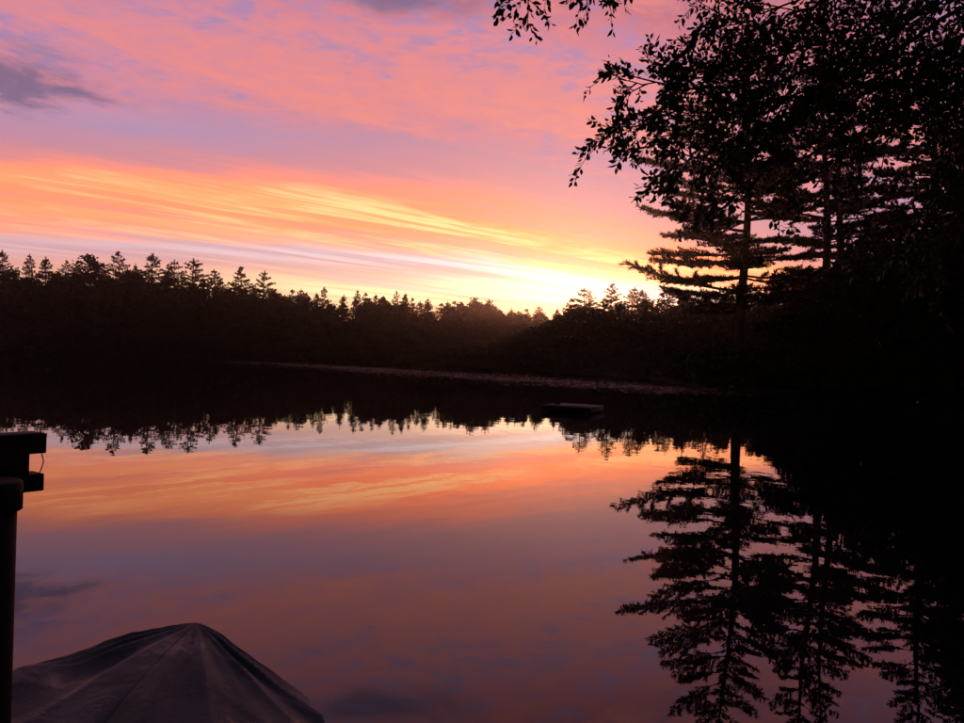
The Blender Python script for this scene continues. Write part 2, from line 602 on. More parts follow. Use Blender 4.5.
def make_broadleaf(name, seed, H, R, clusters, per, leaf, tr, zb=0.12, shape=1.0):
    """limbs that carry leafy clumps through an uneven crown"""
    rng = np.random.default_rng(seed)
    root = empty(name)
    wood = MB()
    zz = np.linspace(-0.3, H * 0.8, 8)
    wob = rng.uniform(-0.25, 0.25, 2)
    ax = lambda z: np.array([wob[0] * math.sin(z * 0.5), wob[1] * math.sin(z * 0.4), z])
    wood.tube([ax(z) for z in zz], tr * (1 - np.clip(zz / H, 0, 1)) + 0.02, 8)
    pts = []
    lob = [(rng.uniform(0, 6.28), rng.uniform(0.25, 1.0), rng.uniform(0.75, 1.2)) for _ in range(6)]
    for c in range(clusters):
        t = rng.uniform(0, 1) ** 0.85
        a = rng.uniform(0, 2 * math.pi)
        prof = (math.sin(math.pi * (0.12 + 0.88 * t) ** 0.85)) ** 0.6 * shape if t < 0.97 else 0.2
        bulge = 1 + sum(0.22 * sc * math.cos(a - la) * math.exp(-((t - lt) / 0.25) ** 2) for la, lt, sc in lob)
        r = R * prof * bulge * math.sqrt(rng.uniform(0.12, 1.0))
        z = H * (zb + (1 - zb) * t) * rng.uniform(0.95, 1.03)
        c0 = np.array([r * math.cos(a), r * math.sin(a), z])
        b0 = ax(max(0.2, z - r * rng.uniform(0.5, 1.0) - 0.3))
        if c % 3 == 0 and r > 0.4 * R:
            mid = (b0 + c0) / 2 + [0, 0, 0.1 * r]
            wood.tube([b0, mid, c0], [0.02 * H * 0.35, 0.02 * H * 0.2, 0.01], 4, False)
        cr = R * rng.uniform(0.13, 0.30)
        m = int(per * rng.uniform(0.7, 1.3))
        q = rng.normal(0, 1, (m, 3))
        q /= np.linalg.norm(q, axis=1)[:, None]
        q *= (rng.uniform(0.2, 1.0, (m, 1)) ** 0.5) * cr * [1, 1, 0.7]
        pts.append(c0 + q)
    pts = np.concatenate(pts)
    pts = pts[pts[:, 2] > 0.05]
    V, Fc = leaf_cards(rng, pts, leaf, leaf * 0.36)
    link('trunk', wood.mesh('trunk', M_bark, True), root)
    link('crown', tri_mesh('crown', V, Fc, M_leaf), root)
    return root


used = {}


def place(proto, loc, rz, sc, label, cat, group=None, tilt=(0, 0)):
    """move the prototype the first time, copy it with its parts afterwards"""
    if proto.name not in used:
        used[proto.name] = 1
        o = proto
    else:
        o = proto.copy()
        col.objects.link(o)
        for ch in list(proto.children):
            c = ch.copy()
            col.objects.link(c)
            c.parent = o
    o.location = loc
    o.rotation_euler = (tilt[0], tilt[1], rz)
    o.scale = sc
    for k in ('label', 'category', 'group'):
        if k in o:
            del o[k]
    return tag(o, label, cat, group)


rnd = random.Random(4)
pine_prof = lambda t: min(1.0, (1.0 - t) / 0.50 + 0.03) * (0.88 + 0.12 * math.sin(t * 60))
far_pines = [make_pine('pine_tree', s, 18.0, r, 5.0, 19, 5, 0.50, 0.075, 0.32, 5, 0.26, pine_prof, rise=(0, 24), gapp=g)
             for s, r, g in ((1, 3.9, 0.12), (2, 4.6, 0.20), (3, 3.3, 0.10), (4, 5.0, 0.28))]
spruce_prof = lambda t: min(1.0, (1.03 - t) * 1.5)
far_spruces = [make_pine('conifer_tree', s, 15.0, r, 1.0, 20, 6, 0.50, 0.09, 0.42, 4, 0.2, spruce_prof, rise=(-14, 30), gapp=0.05)
               for s, r in ((11, 2.9), (12, 3.4))]
far_leafy = [make_broadleaf('leafy_tree', s, 13.0, r, 110, 46, 0.55, 0.2, 0.06) for s, r in ((21, 3.6), (22, 4.2), (23, 3.2))]
shrubs = [make_broadleaf('shrub', s, 2.4, 1.7, 42, 40, 0.26, 0.05, 0.02) for s in (31, 32)]

# trees that stand out above the far forest: photo position of the top, distance, kind
row = 'pines standing out above the far forest'
mid = 'small conifers on the low stretch of the far treeline'
hzg = 'pines in the haze beside the shoreline pine'
EMERG = [
    (7, 252, 172, 'p0', 'r'), (28, 255, 176, 'p2', 'r'), (46, 259, 170, 's0', 'r'),
    (86, 257, 168, 'broad', 'x'), (64, 262, 178, 'p1', 'r'), (106, 265, 172, 's1', 'r'),
    (122, 254, 170, 'p1', 'r'), (152, 255, 166, 'p0', 'r'), (177, 262, 168, 'p3', 'r'), (195, 260, 166, 'p0', 'r'),
    (218, 271, 170, 'p2', 'r'), (240, 268, 160, 'p1', 'pair'), (262, 271, 160, 'p3', 'pair'),
    (136, 266, 176, 's0', 'r'), (166, 268, 178, 's1', 'r'),
    (281, 297, 162, 's0', 'm'), (292, 288, 160, 's1', 'm'), (304, 287, 162, 'p2', 'm'), (316, 291, 165, 's0', 'm'), (327, 285, 160, 'p0', 'm'),
    (341, 293, 162, 's0', 'm'), (355, 287, 160, 'p2', 'm'), (364, 291, 164, 's1', 'm'), (377, 292, 160, 's0', 'm'), (386, 294, 166, 's1', 'm'),
    (396, 290, 160, 'p1', 'm'), (404, 291, 164, 's0', 'm'), (415, 296, 160, 's1', 'm'), (430, 296, 158, 'p2', 'm'), (447, 299, 160, 's0', 'm'),
    (453, 299, 158, 's1', 'm'), (468, 303, 160, 's0', 'm'), (482, 304, 158, 's1', 'm'), (497, 303, 156, 'p0', 'm'), (512, 306, 156, 's0', 'm'),
    (528, 307, 154, 's1', 'm'), (541, 304, 154, 'p2', 'm'), (556, 306, 152, 's0', 'm'),
    (570, 299, 152, 's1', 'h'), (587, 288, 150, 'p3', 'h'), (611, 285, 148, 'p1', 'h'), (629, 287, 150, 'p2', 'h'), (645, 290, 150, 'p0', 'h'),
    (660, 293, 148, 's1', 'h'), (674, 292, 146, 'p2', 'h'), (690, 294, 146, 's0', 'h'), (706, 292, 144, 'p1', 'h'), (722, 294, 144, 's1', 'h'),
    (756, 294, 142, 'p0', 'h'), (768, 291, 142, 's1', 'h'), (780, 292, 140, 'p2', 'h'), (792, 288, 140, 'p1', 'h')]
LBL = {'r': ('tall pine with layered boughs standing out above the far forest', 'pine', row),
       'pair': ('one of two close pines where the far treeline steps down', 'pine', 'pair of close pines on the far shore'),
       'm': ('small spiky conifer on the low stretch of the far treeline', 'conifer', mid),
       'h': ('feathery pine top in the reddish haze beyond the tall shoreline pine', 'pine', hzg)}
broad_far = make_broadleaf('broad_tree', 25, 15.0, 4.2, 120, 50, 0.5, 0.25, 0.1)
for px, py, D, kd, lb in EMERG:
    py += {'m': 2.0, 'r': -1.5}.get(lb, 0)
    top = P(px, py, D)
    zb_ = gz(top.x, top.y)
    Ht = top.z - zb_
    if kd == 'broad':
        k = Ht / 15.0
        place(broad_far, (top.x, top.y, zb_), 1.0, (k * 1.1, k * 1.1, k), 'broad flat-topped tree among the pines of the far shore', 'tree')
        continue
    pr = {'p': far_pines, 's': far_spruces}[kd[0]][int(kd[1])]
    k = Ht / (18.0 if kd[0] == 'p' else 15.0)
    kw = (0.95 + rnd.uniform(-0.2, 0.3)) * min(1.15, max(k, 0.7))
    if lb == 'm':
        kw *= 0.85
    place(pr, (top.x, top.y, zb_), rnd.uniform(0, 6.28), (kw, kw, k), *LBL[lb], tilt=(rnd.uniform(-0.05, 0.05), rnd.uniform(-0.06, 0.06)))

# the forest under them, as far as each tree can be told apart
ENV_X = [-60, 0, 100, 200, 235, 270, 300, 400, 500, 560, 600, 660, 720, 800, 900]
ENV_Y = [268, 271, 274, 277, 284, 291, 296, 297, 305, 308, 303, 299, 298, 296, 296]
nf = 0
for rowi, (back, step, dip) in enumerate(((3, 13, 24), (10, 12, 11), (20, 11, 3))):
    px = -40 + rowi * 4.0
    while px < 830:
        x_ = px + rnd.uniform(-3, 3)
        ty = np.interp(x_, ENV_X, ENV_Y) + dip + rnd.uniform(-5, 7)
        # walk out along the ray until the bank is reached, then go back into the wood
        D = 60.0 if x_ > 690 else 75.0
        ax_ = (x_ - CX) / F
        ds = np.arange(60.0, 175.0, 1.0)
        land = shore_dist(ax_ * ds, ds)
        wet = np.where(land < 0)[0]
        D = (ds[wet[-1]] if len(wet) else 100.0) + back + rnd.uniform(-1.5, 3)
        D = max(D, 130.0 + rowi * 8 if x_ > 585 else 0)
        top = P(x_, ty, D)
        zb_ = gz(top.x, top.y)
        Ht = max(4.0, top.z - zb_)
        if rnd.random() < (0.35 if rowi else 0.15):
            pr = rnd.choice(far_spruces)
            k = Ht / 15.0
            place(pr, (top.x, top.y, zb_), rnd.uniform(0, 6.28), (max(0.8, k) * 1.1, max(0.8, k) * 1.1, k),
                  'dark conifer packed into the forest along the far shore', 'conifer', 'conifers in the far forest')
        else:
            pr = rnd.choice(far_leafy)
            k = Ht / 13.0
            place(pr, (top.x, top.y, zb_), rnd.uniform(0, 6.28), (max(0.75, k), max(0.75, k), k),
                  'dark leafy tree packed into the forest along the far shore', 'tree', 'leafy trees in the far forest')
        nf += 1
        px += step * rnd.uniform(0.8, 1.25)
# low shrubs along the far waterline
cum = [(i, SH[i], SH[i + 1]) for i in range(len(SH) - 1)]
ns = 0
for i, a, b_ in cum:
    if a[1] < 61 or a[0] < -112:
        continue
    seg = b_ - a
    L = float(np.hypot(*seg))
    m = max(1, int(L / 2.6))
    nrm = np.array([seg[1], -seg[0]]) / max(L, 1e-6)
    for j in range(m):
        p = a + seg * (j + rnd.random()) / m
        q = p + nrm * rnd.uniform(0.8, 2.2)
        if shore_dist(np.array([q[0]]), np.array([q[1]]))[0] < 0.3:
            q = p - nrm * rnd.uniform(0.8, 2.2)
        k = rnd.uniform(0.7, 1.5)
        place(shrubs[ns % 2], (q[0], q[1], gz(*q)), rnd.uniform(0, 6.28), (k * 1.2, k * 1.2, k),
              'low dark shrub on the far bank at the water edge', 'shrub', 'shrubs along the far waterline')
        ns += 1

# ---- the tall pines on the right-hand point
near_prof = lambda t: (0.84 + 0.20 * math.sin(math.pi * min(1, t * 1.5))) * (1 - t ** 1.8) + 0.05


def shore_pine(seed, px, py_base, D, H, R, zb, whorls, lean, label, bias, per=5, gapp=0.1, rz=0.0):
    base = P(px, py_base, D)
    z = gz(base.x, base.y)
    p = make_pine('pine_tree', seed, H, R, zb, whorls, per, 0.36, 0.034, 0.19, 10, 0.42, near_prof, lean=lean,
                  rise=(0, 40), dead=9, gapp=gapp, side_bias=bias)
    p.location = (base.x, base.y, z)
    p.rotation_euler.z = rz
    return tag(p, label, 'pine')


shore_pine(42, 743, 388, 64, 30.0, 8.2, 6.2, 27, (-0.030, 0), 'tall open pine with wide layered boughs on the shore point', (math.pi, 0.22), per=5, gapp=0.24)
shore_pine(43, 819, 390, 66, 31.0, 6.8, 8.5, 24, (-0.012, 0), 'tall narrow pine with a slimmer pine close beside it on the point', (0.4, 0.1), per=4, gapp=0.25)
shore_pine(44, 831, 390, 68, 29.0, 5.4, 11.0, 17, (0.01, 0), 'slim short-crowned pine almost touching a taller narrow pine on the point', (0.0, 0.1), per=4, gapp=0.3)
shore_pine(45, 930, 392, 62, 29.0, 5.6, 8.0, 24, (0.0, 0), 'dense pine rising from the dark leafy trees on the near point', (0.0, 0.1), gapp=0.12)
shore_pine(46, 990, 392, 58, 32.0, 6.0, 4.0, 36, (0.0, 0), 'very dense tall pine at the inner end of the shore point', (0.0, 0.1), per=7, gapp=0.0)
shore_pine(47, 1030, 392, 55, 33.0, 7.0, 3.0, 36, (0.0, 0), 'broad dense pine standing last along the inner shore of the point', (0.0, 0.1), per=7, gapp=0.0)

# ---- leafy trees that close the right-hand shore
pt_leafy = [make_broadleaf('leafy_tree', s, 13.0, r, 190, 70, 0.30, 0.22, 0.03) for s, r in ((51, 4.0), (52, 4.6))]
RIGHT = [(772, 322, 69), (790, 306, 72), (803, 292, 68), (824, 270, 67), (843, 262, 64), (866, 240, 63), (889, 252, 66), (912, 228, 62),
         (936, 244, 60), (962, 218, 60), (990, 200, 58), (1020, 190, 56), (815, 330, 63), (850, 318, 62), (885, 300, 60.5), (925, 300, 59), (965, 290, 58)]
for i, (px, ty, D) in enumerate(RIGHT):
    top = P(px, ty, D)
    z = gz(top.x, top.y)
    k = (top.z - z) / 13.0
    w = max(0.62, k * 0.95)
    place(pt_leafy[i % 2], (top.x, top.y, z), rnd.uniform(0, 6.28), (w, w, k),
          'dark leafy tree in the thicket on the point by the tall pines', 'tree', 'leafy trees on the shore point')
for i in range(34):
    px = 752 + i * 7.5
    D = np.interp(px, [752, 800, 870, 940, 1010], [64, 61.5, 60, 57.8, 54]) + rnd.uniform(0, 1.2)
    p = P(px, 385, D)
    if shore_dist(np.array([p.x]), np.array([p.y]))[0] < 0.2:
        p = p + Vector((0.0, 2.0, 0))
    k = rnd.uniform(0.7, 1.4)
    place(shrubs[i % 2], (p.x, p.y, gz(p.x, p.y)), rnd.uniform(0, 6.28), (k, k, k),
          'low dark shrub on the point under the tall pines', 'shrub', 'shrubs on the shore point')

# ================================================================== cabin among the far trees
cb = P(41, 336, 158)
cz = gz(cb.x, cb.y)
cabin = tag(empty('cabin', (cb.x, cb.y, cz), R_(12)), 'small pale cabin half hidden among trees of the far shore', 'cabin')
M_clap = material('pale_clapboard', (0.42, 0.42, 0.44), (0.52, 0.52, 0.54), 0.7, 2.0, 0.3)
M_roof = material('grey_shingles', (0.12, 0.12, 0.13), (0.18, 0.18, 0.19), 0.7, 4.0, 0.3)
M_glass = material('window_glass', (0.02, 0.022, 0.026), None, 0.08, spec=0.6)
m = MB()
m.box((0, 0, 1.2), (5.0, 4.0, 3.0))
m.add([(-2.5, -2, 2.7), (2.5, -2, 2.7), (0, -2, 4.3), (-2.5, 2, 2.7), (2.5, 2, 2.7), (0, 2, 4.3)],
      [(0, 1, 2), (3, 5, 4), (0, 2, 5), (0, 5, 3), (1, 4, 5), (1, 5, 2)])
link('wall', m.mesh('wall', M_clap), cabin)
m = MB()
for s in (-1, 1):
    rot = Matrix.Rotation(s * math.atan2(1.6, 2.5), 4, 'Y')
    m.box((s * 1.35, 0, 3.62), (3.3, 4.7, 0.14), rot)
link('roof', m.mesh('roof', M_roof), cabin)
for x, w, h in ((-1.3, 1.0, 1.1), (1.2, 1.6, 1.1)):
    f = MB(); f.box((x, -2.03, 1.7), (w + 0.2, 0.08, h + 0.2))
    fo = link('window', f.mesh('window', M_clap), cabin)
    g = MB(); g.box((x, -2.08, 1.7), (w, 0.04, h))
    link('pane', g.mesh('pane', M_glass), fo)

# ================================================================== lily pads, logs, rock
rng = np.random.default_rng(8)
M_pad = material('lily_pads', (0.020, 0.013, 0.009), (0.040, 0.024, 0.016), 0.55, 1.5, 0.16)


def pad_field():
    X, Y = [], []
    for c in range(300):
        ux = rng.uniform(225, 725)
        yc = np.interp(ux, [215, 300, 380, 470, 560, 640, 725], [361, 365, 370, 376, 382, 387.5, 394])
        w = np.interp(ux, [215, 300, 400, 480, 600, 725], [0.8, 1.6, 2.6, 3.4, 4.0, 3.6])
        h = yc + rng.normal(0, 0.55) * w - (356.0 + 0.0332 * (ux - CX))
        D = 2.0 * F / max(h, 6.0)
        cx, cy = (ux - CX + 0.033 * h) / F * D, D
        n = int(rng.uniform(8, 80) * np.interp(ux, [225, 330, 620, 725], [0.3, 1.0, 1.0, 0.35]))
        rx, ry = rng.uniform(0.7, 4.5), rng.uniform(0.12, 0.6)
        a = rng.normal(0.0, 0.12)
        u, v = rng.normal(0, 1, n) * rx, rng.normal(0, 1, n) * ry
        X.append(cx + u * math.cos(a) - v * math.sin(a))
        Y.append(cy + u * math.sin(a) + v * math.cos(a))
    X, Y = np.concatenate(X), np.concatenate(Y)
    keep = (shore_dist(X, Y) < -0.6) & (Y < 138)
    X, Y = X[keep], Y[keep]
    n = len(X)
    k = 7
    r = rng.uniform(0.06, 0.13, n)
    a = rng.uniform(0, 6.28, n)[:, None] + np.linspace(0.25, 2 * math.pi - 0.25, k)[None, :]
    tx, ty = rng.normal(0, 0.05, n), rng.normal(0, 0.05, n)
    px_ = np.concatenate([np.zeros((n, 1)), np.cos(a) * r[:, None]], 1)
    py_ = np.concatenate([np.zeros((n, 1)), np.sin(a) * r[:, None]], 1)
    pz_ = 0.018 + np.abs(rng.normal(0, 0.008, n))[:, None] + px_ * tx[:, None] + py_ * ty[:, None]
    V = np.stack([px_ + X[:, None], py_ + Y[:, None], pz_], -1).reshape(-1, 3)
    i = np.arange(n)[:, None] * (k + 1)
    Fc = np.concatenate([i + [[0, j, j + 1]] for j in range(1, k)])
    return tri_mesh('lily_pads', V, Fc, M_pad)


tag(link('lily_pads', pad_field()), 'drifts of floating lily pads in front of the far bank', 'lily pads', kind='stuff')


def log(px0, py0, px1, py1, D0, D1, r, label):
    a, b_ = P(px0, py0, D0), P(px1, py1, D1)
    L = (b_ - a).length
    o = empty('fallen_log', a, 0)
    d = b_ - a
    m = MB()
    tt = np.linspace(0, 1, 7)
    m.tube([np.array(d) * t_ + [0, 0, 0.10 * math.sin(t_ * 3.1)] for t_ in tt], r * (1.1 - 0.7 * tt), 8)
    link('trunk', m.mesh('trunk', M_wood, True), o)
    for t_ in (0.35, 0.6, 0.8):
        m = MB()
        p = np.array(d) * t_
        m.tube([p, p + [0.1, -0.1, 0.35 * (1.2 - t_)], p + [0.3, -0.1, 0.6 * (1.2 - t_)]], [r * 0.35, r * 0.25, 0.01], 5)
        link('branch_stub', m.mesh('branch_stub', M_wood, True), o)
    return tag(o, label, 'log')


log(731, 392.5, 686, 389.5, 60.5, 63.5, 0.13, 'fallen log lying at the water edge by the tall pine')
rp = P(732, 386.0, 62.6)
me = bpy.data.meshes.new('rock')
import bmesh
bm = bmesh.new()
bmesh.ops.create_icosphere(bm, subdivisions=3, radius=0.22)
for v in bm.verts:
    n = math.sin(v.co.x * 13 + 1) * math.sin(v.co.y * 11) * math.sin(v.co.z * 12 + 2)
    v.co *= 1 + 0.22 * n
    v.co.z *= 0.7
bm.to_mesh(me); bm.free()
me.materials.append(M_rock)
rock = link('rock', me, None, (rp.x, rp.y, gz(rp.x, rp.y) + 0.08))
tag(rock, 'small pale rock on the bank by the tall pine trunk', 'rock')

# ================================================================== swimming raft
rc = P(573, 411.5, 30)
k = 2.0 / (2.0 - rc.z)
rx, ry = rc.x * k, rc.y * k
raft = tag(empty('swim_raft', (rx, ry, 0), R_(-24)), 'square wooden swimming raft floating on the lake', 'raft')
raft.scale = (0.9, 0.9, 0.85)
for i in range(14):
    m = MB()
    m.box((0, 0, 0.0), (0.136, 2.1, 0.035))
    if i == 0:
        plank_me = m.mesh('plank', M_wood)
    link('plank', plank_me, raft, (-0.98 + i * 0.1508, 0, 0.265 + 0.004 * ((i * 7) % 3)))
for s in (-1, 1):
    m = MB(); m.box((0, s * 1.0, 0.145), (2.08, 0.05, 0.20)); link('skirt_board', m.mesh('skirt_board', M_darkwood), raft)  # shaded faces of the raft: the shade is put into the darker wood
    m = MB(); m.box((s * 1.03, 0, 0.145), (0.05, 1.94, 0.20)); link('skirt_board', m.mesh('skirt_board', M_wood), raft)  # lit faces: same skirt, lightness put into the paler wood
    for q in (-0.55, 0.55):
        m = MB(); m.tube([(s * 0.6, q - 0.42, 0.03), (s * 0.6, q - 0.38, 0.03), (s * 0.6, q + 0.38, 0.03), (s * 0.6, q + 0.42, 0.03)], [0.22, 0.24, 0.24, 0.22], 14)
        link('float_drum', m.mesh('float_drum', M_pvc, True), raft)
m = MB()
m.tube([(-0.42, -0.85, 0.28), (-0.42, -0.85, 0.35)], [0.03, 0.025], 8)
m.tube([(-0.56, -0.85, 0.36), (-0.5, -0.85, 0.375), (-0.34, -0.85, 0.375), (-0.28, -0.85, 0.36)], [0.018, 0.028, 0.028, 0.018], 8)
link('cleat', m.mesh('cleat', M_pvc, True), raft)

# ================================================================== dock post with rails
pc = P(-13.5, 560, 2.75)
post = tag(empty('dock_post', (pc.x, pc.y, -1.5)), 'dark dock post with two stub rails and a loop of cord', 'dock post')
b0 = np.array((pc.x, pc.y, 0.0))
zc_top = P(10, 484, 2.7).z
zc_bot = P(20, 515, 2.7).z
off = np.array(post.location)


def pm(m, name, mat, smooth=False):
    return link(name, tri_mesh(name, np.concatenate(m.V) - off, np.concatenate(m.F), mat, smooth), post)


m = MB()
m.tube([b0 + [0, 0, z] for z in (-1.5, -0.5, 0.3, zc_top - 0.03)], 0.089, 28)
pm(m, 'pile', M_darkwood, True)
m = MB()
m.tube([b0 + [0, 0, z] for z in (zc_bot, zc_bot + 0.004, zc_top - 0.012, zc_top - 0.003, zc_top)], [0.100, 0.106, 0.106, 0.102, 0.094], 28)
pm(m, 'cap', M_pvc, True)
bd = Vector((0.60, 0.80, 0)).normalized()
bn_ = Vector((0.80, -0.60, 0))
rotb = Matrix(((bd.x, bn_.x, 0), (bd.y, bn_.y, 0), (0, 0, 1)))


def rail(px, py0, py1, D, L, th, mat, name):
    a, b_ = P(px, py0, D), P(px, py1, D)
    h = a.z - b_.z
    c = (a + b_) / 2 - bd * (L / 2)
    m = MB()
    m.box(c, (L, th, h), rotb)
    o = pm(m, name, mat)
    bv = o.modifiers.new('bevel', 'BEVEL'); bv.width = 0.004; bv.segments = 2
    return c, h


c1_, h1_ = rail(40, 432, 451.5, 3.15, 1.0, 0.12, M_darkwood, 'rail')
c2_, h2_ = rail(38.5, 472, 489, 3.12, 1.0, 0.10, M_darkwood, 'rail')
a, b_ = P(28, 451, 3.09), P(28, 473, 3.09)
m = MB()
cc = (a + b_) / 2 - bd * 0.16
m.box(cc, (0.30, 0.07, (a.z - b_.z) + 0.03), rotb)
pm(m, 'upright', M_darkwood)
m = MB()
ck = [P(40.3, 449, 3.13), P(42, 455, 3.12), P(43.6, 461, 3.11), P(42, 467, 3.1), P(39.0, 474, 3.1)]
m.tube([np.array(v) for v in ck], 0.0022, 6)
pm(m, 'cord', M_wood, True)

# ================================================================== covered boat
boat = tag(empty('covered_boat', (-1.50, 1.78, 0)), 'small boat moored under a dark grey-blue tarp cover', 'boat')
M_tarp = bpy.data.materials.new('tarp')
M_tarp.use_nodes = True
t = M_tarp.node_tree
N.tree = t
b = t.nodes['Principled BSDF']
tcn = t.nodes.new('ShaderNodeTexCoord')
f1 = noise(tcn.outputs['Object'], 3.0, 6, 0.65)
f2 = noise(tcn.outputs['Object'], 60.0, 3, 0.6)
cbase = mixc(sstep(f1, 0.35, 0.7), (0.095, 0.118, 0.128, 1), (0.16, 0.175, 0.18, 1))
cbase = mixc(sstep(f2, 0.70, 0.74) * 0.6, cbase, (0.14, 0.11, 0.09, 1))
t.links.new(cbase, b.inputs['Base Color'])
wet = sstep(noise(tcn.outputs['Object'], 2.6, 6, 0.7), 0.50, 0.62)
t.links.new((0.72 - wet * 0.26).s, b.inputs['Roughness'])
b.inputs['Specular IOR Level'].default_value = 0.45
bn = t.nodes.new('ShaderNodeBump')
bn.inputs['Strength'].default_value = 0.5
bn.inputs['Distance'].default_value = 0.016
wr = noise(tcn.outputs['Object'], 11.0, 7, 0.7, 1.5)
t.links.new((wr * 1.0 + f2 * 0.12).s, bn.inputs['Height'])
t.links.new(bn.outputs[0], b.inputs['Normal'])
M_hull = material('tan_hull', (0.20, 0.17, 0.14), (0.28, 0.24, 0.20), 0.4, 4.0, 0.5)

HL, HWID = 2.05, 1.00          # half length and half beam


def plan(s, inset=0.0):
    """gunwale outline, s in 0..1 right round; +y is the end that points over the lake"""
    a = 2 * math.pi * s
    ex = 0.55
    x = math.copysign(abs(math.cos(a)) ** ex, math.cos(a)) * (HWID - inset)
    y = math.copysign(abs(math.sin(a)) ** ex, math.sin(a)) * (HL - inset)
    return x, y


NS, NT = 480, 90
gun = 0.39
pk = (0.20, 1.90, 0.722)         # the support pole that lifts the cover
CREASE = ((-4, 3, .7), (-23, 2.2, 1.0), (-38, 3.0, .7), (-66, 4.5, 1.0), (-84, 3, .5), (-112, 7, .9),
          (-139, 6, 1.3), (-163, 2.5, .7), (-176, 2.5, .9), (25, 4, .8), (60, 6, .9), (110, 6, .9), (160, 4, .8))
V = []
fr = np.random.default_rng(3)
ph = fr.uniform(0, 6.28, 6)
for i in range(NS):
    s = i / NS
    gxp, gyp = plan(s)
    # nearest point on the ridge that runs from the pole back over the boat
    ry_ = pk[1] - 0.52 * max(0.0, pk[1] - gyp)
    tt_ = (pk[1] - ry_) / 2.9
    rz_ = pk[2] - 0.30 * (1 - math.exp(-tt_ * 3.0)) + 0.05 * math.sin(tt_ * 9)
    rxp = pk[0] * (1 - tt_)
    ang = math.atan2(gyp - pk[1], gxp - pk[0])
    fold = (0.5 * math.sin(ang * 9 + ph[0]) + 0.35 * math.sin(ang * 15 + ph[1]) + 0.3 * math.sin(s * 2 * math.pi * 17 + ph[2]))
    sharp = 0.15 * math.copysign(abs(fold) ** 0.7, fold)
    for ra, rw, rh in ((-8, 5, .7), (-24, 4, 1.0), (-41, 5, .8), (-58, 6, 1.0), (-80, 7, .9), (-97, 5, .7), (-118, 8, 1.0), (-146, 6, .8), (-163, 4, .9), (-176, 3, .7),
                       (30, 9, .8), (75, 10, .9), (120, 9, .8), (150, 6, .7)):
        dd = (math.degrees(ang) - ra + 180) % 360 - 180
        sharp += 1.35 * rh * math.exp(-abs(dd) / (rw * 0.9)) - 0.45 * rh * math.exp(-((dd - 1.9 * rw) / (1.3 * rw)) ** 2)
    for j in range(NT + 1):
        u = j / NT
        if u <= 0.86:
            q = u / 0.86
            x = rxp + (gxp - rxp) * q
            y = ry_ + (gyp - ry_) * q
            z = rz_ + (gun - rz_) * (math.sqrt(q * q + 0.028) - 0.1673) / 0.8466
            z -= 0.018 * math.sin(math.pi * q) * (1.0 + 0.5 * math.sin(s * 25 + ph[3]))
            z += 0.020 * sharp * q * (1 - 0.55 * q)
            # creases that run straight down from the pole
            rr = math.hypot(x - pk[0], y - pk[1])
            aa = math.degrees(math.atan2(y - pk[1], x - pk[0]))
            for ra, rw, rh in CREASE:
                dd = (aa - ra + 180) % 360 - 180
                if abs(dd) < rw * 5:
                    z += 0.034 * rh * min(1.0, rr / 0.35) * math.exp(-rr / 1.3) * (
                        math.exp(-abs(dd) / rw) - 0.45 * math.exp(-((abs(dd) - 2.4 * rw) / (1.3 * rw)) ** 2))
            # a slack hump on the left of the pole
            z += 0.10 * math.exp(-((x + 0.38 - 0.35 * (1.5 - y)) / 0.15) ** 2 - ((y - 1.42) / 0.30) ** 2)
            z += 0.005 * math.sin(x * 13 + y * 7 + ph[4]) * math.sin(y * 9 - x * 5)
        else:
            q = (u - 0.86) / 0.14
            nl = math.hypot(gxp, gyp)
            x = gxp * (1 + 0.015 * math.sin(q * 1.5)) + gxp / nl * 0.016 * sharp * q
            y = gyp * (1 + 0.008 * math.sin(q * 1.5)) + gyp / nl * 0.016 * sharp * q
            z = gun + 0.030 * sharp * 0.65 * (1 - q) - 0.15 * q + 0.012 * math.sin(s * 90) * q
        z -= 0.35 * max(0.0, z - 0.655)
        V.append((x, y, z))
Fq = []
for i in range(NS):
    for j in range(NT):
        a_, b2 = i * (NT + 1) + j, ((i + 1) % NS) * (NT + 1) + j
        Fq.append((a_, b2, b2 + 1, a_ + 1))
cover = link('tarp_cover', tri_mesh('tarp_cover', V, Fq, M_tarp, True), boat)
sol = cover.modifiers.new('thickness', 'SOLIDIFY'); sol.thickness = 0.004; sol.offset = -1
# hull
V, Fq = [], []
lev = [(0.31, 0.02), (0.20, 0.03), (0.05, 0.08), (-0.10, 0.22), (-0.18, 0.5)]
for z, ins in lev:
    for i in range(96):
        x, y = plan(i / 96, ins + 0.03)
        V.append((x, y, z))
for l in range(len(lev) - 1):
    for i in range(96):
        Fq.append((l * 96 + i, (l + 1) * 96 + i, (l + 1) * 96 + (i + 1) % 96, l * 96 + (i + 1) % 96))
link('hull', tri_mesh('hull', V, Fq, M_hull, True), boat)
m = MB()
m.tube([np.array((*plan(i / 96, 0.0), 0.165)) for i in range(97)], 0.020, 8, False)
link('rub_rail', m.mesh('rub_rail', M_hull, True), boat)

# ================================================================== overhanging broadleaf tree on the near right bank
tx, ty = 8.4, 7.6
tz = gz(tx, ty)
maple = tag(empty('overhanging_tree', (tx, ty, tz)), 'near broadleaf tree whose leafy boughs hang over the water', 'tree')
org = np.array((tx, ty, tz))
rng = np.random.default_rng(77)
tp = lambda z: np.array((tx - 0.10 * z + 0.1 * math.sin(z), ty + 0.04 * z, tz + z))
m = MB()
zz = np.linspace(-0.3, 10.5, 12)
m.tube([tp(z) - org for z in zz], 0.24 * (1 - zz / 13), 12)
link('trunk', m.mesh('trunk', M_bark, True), maple)
leafP, leafD, leafS = [], [], []
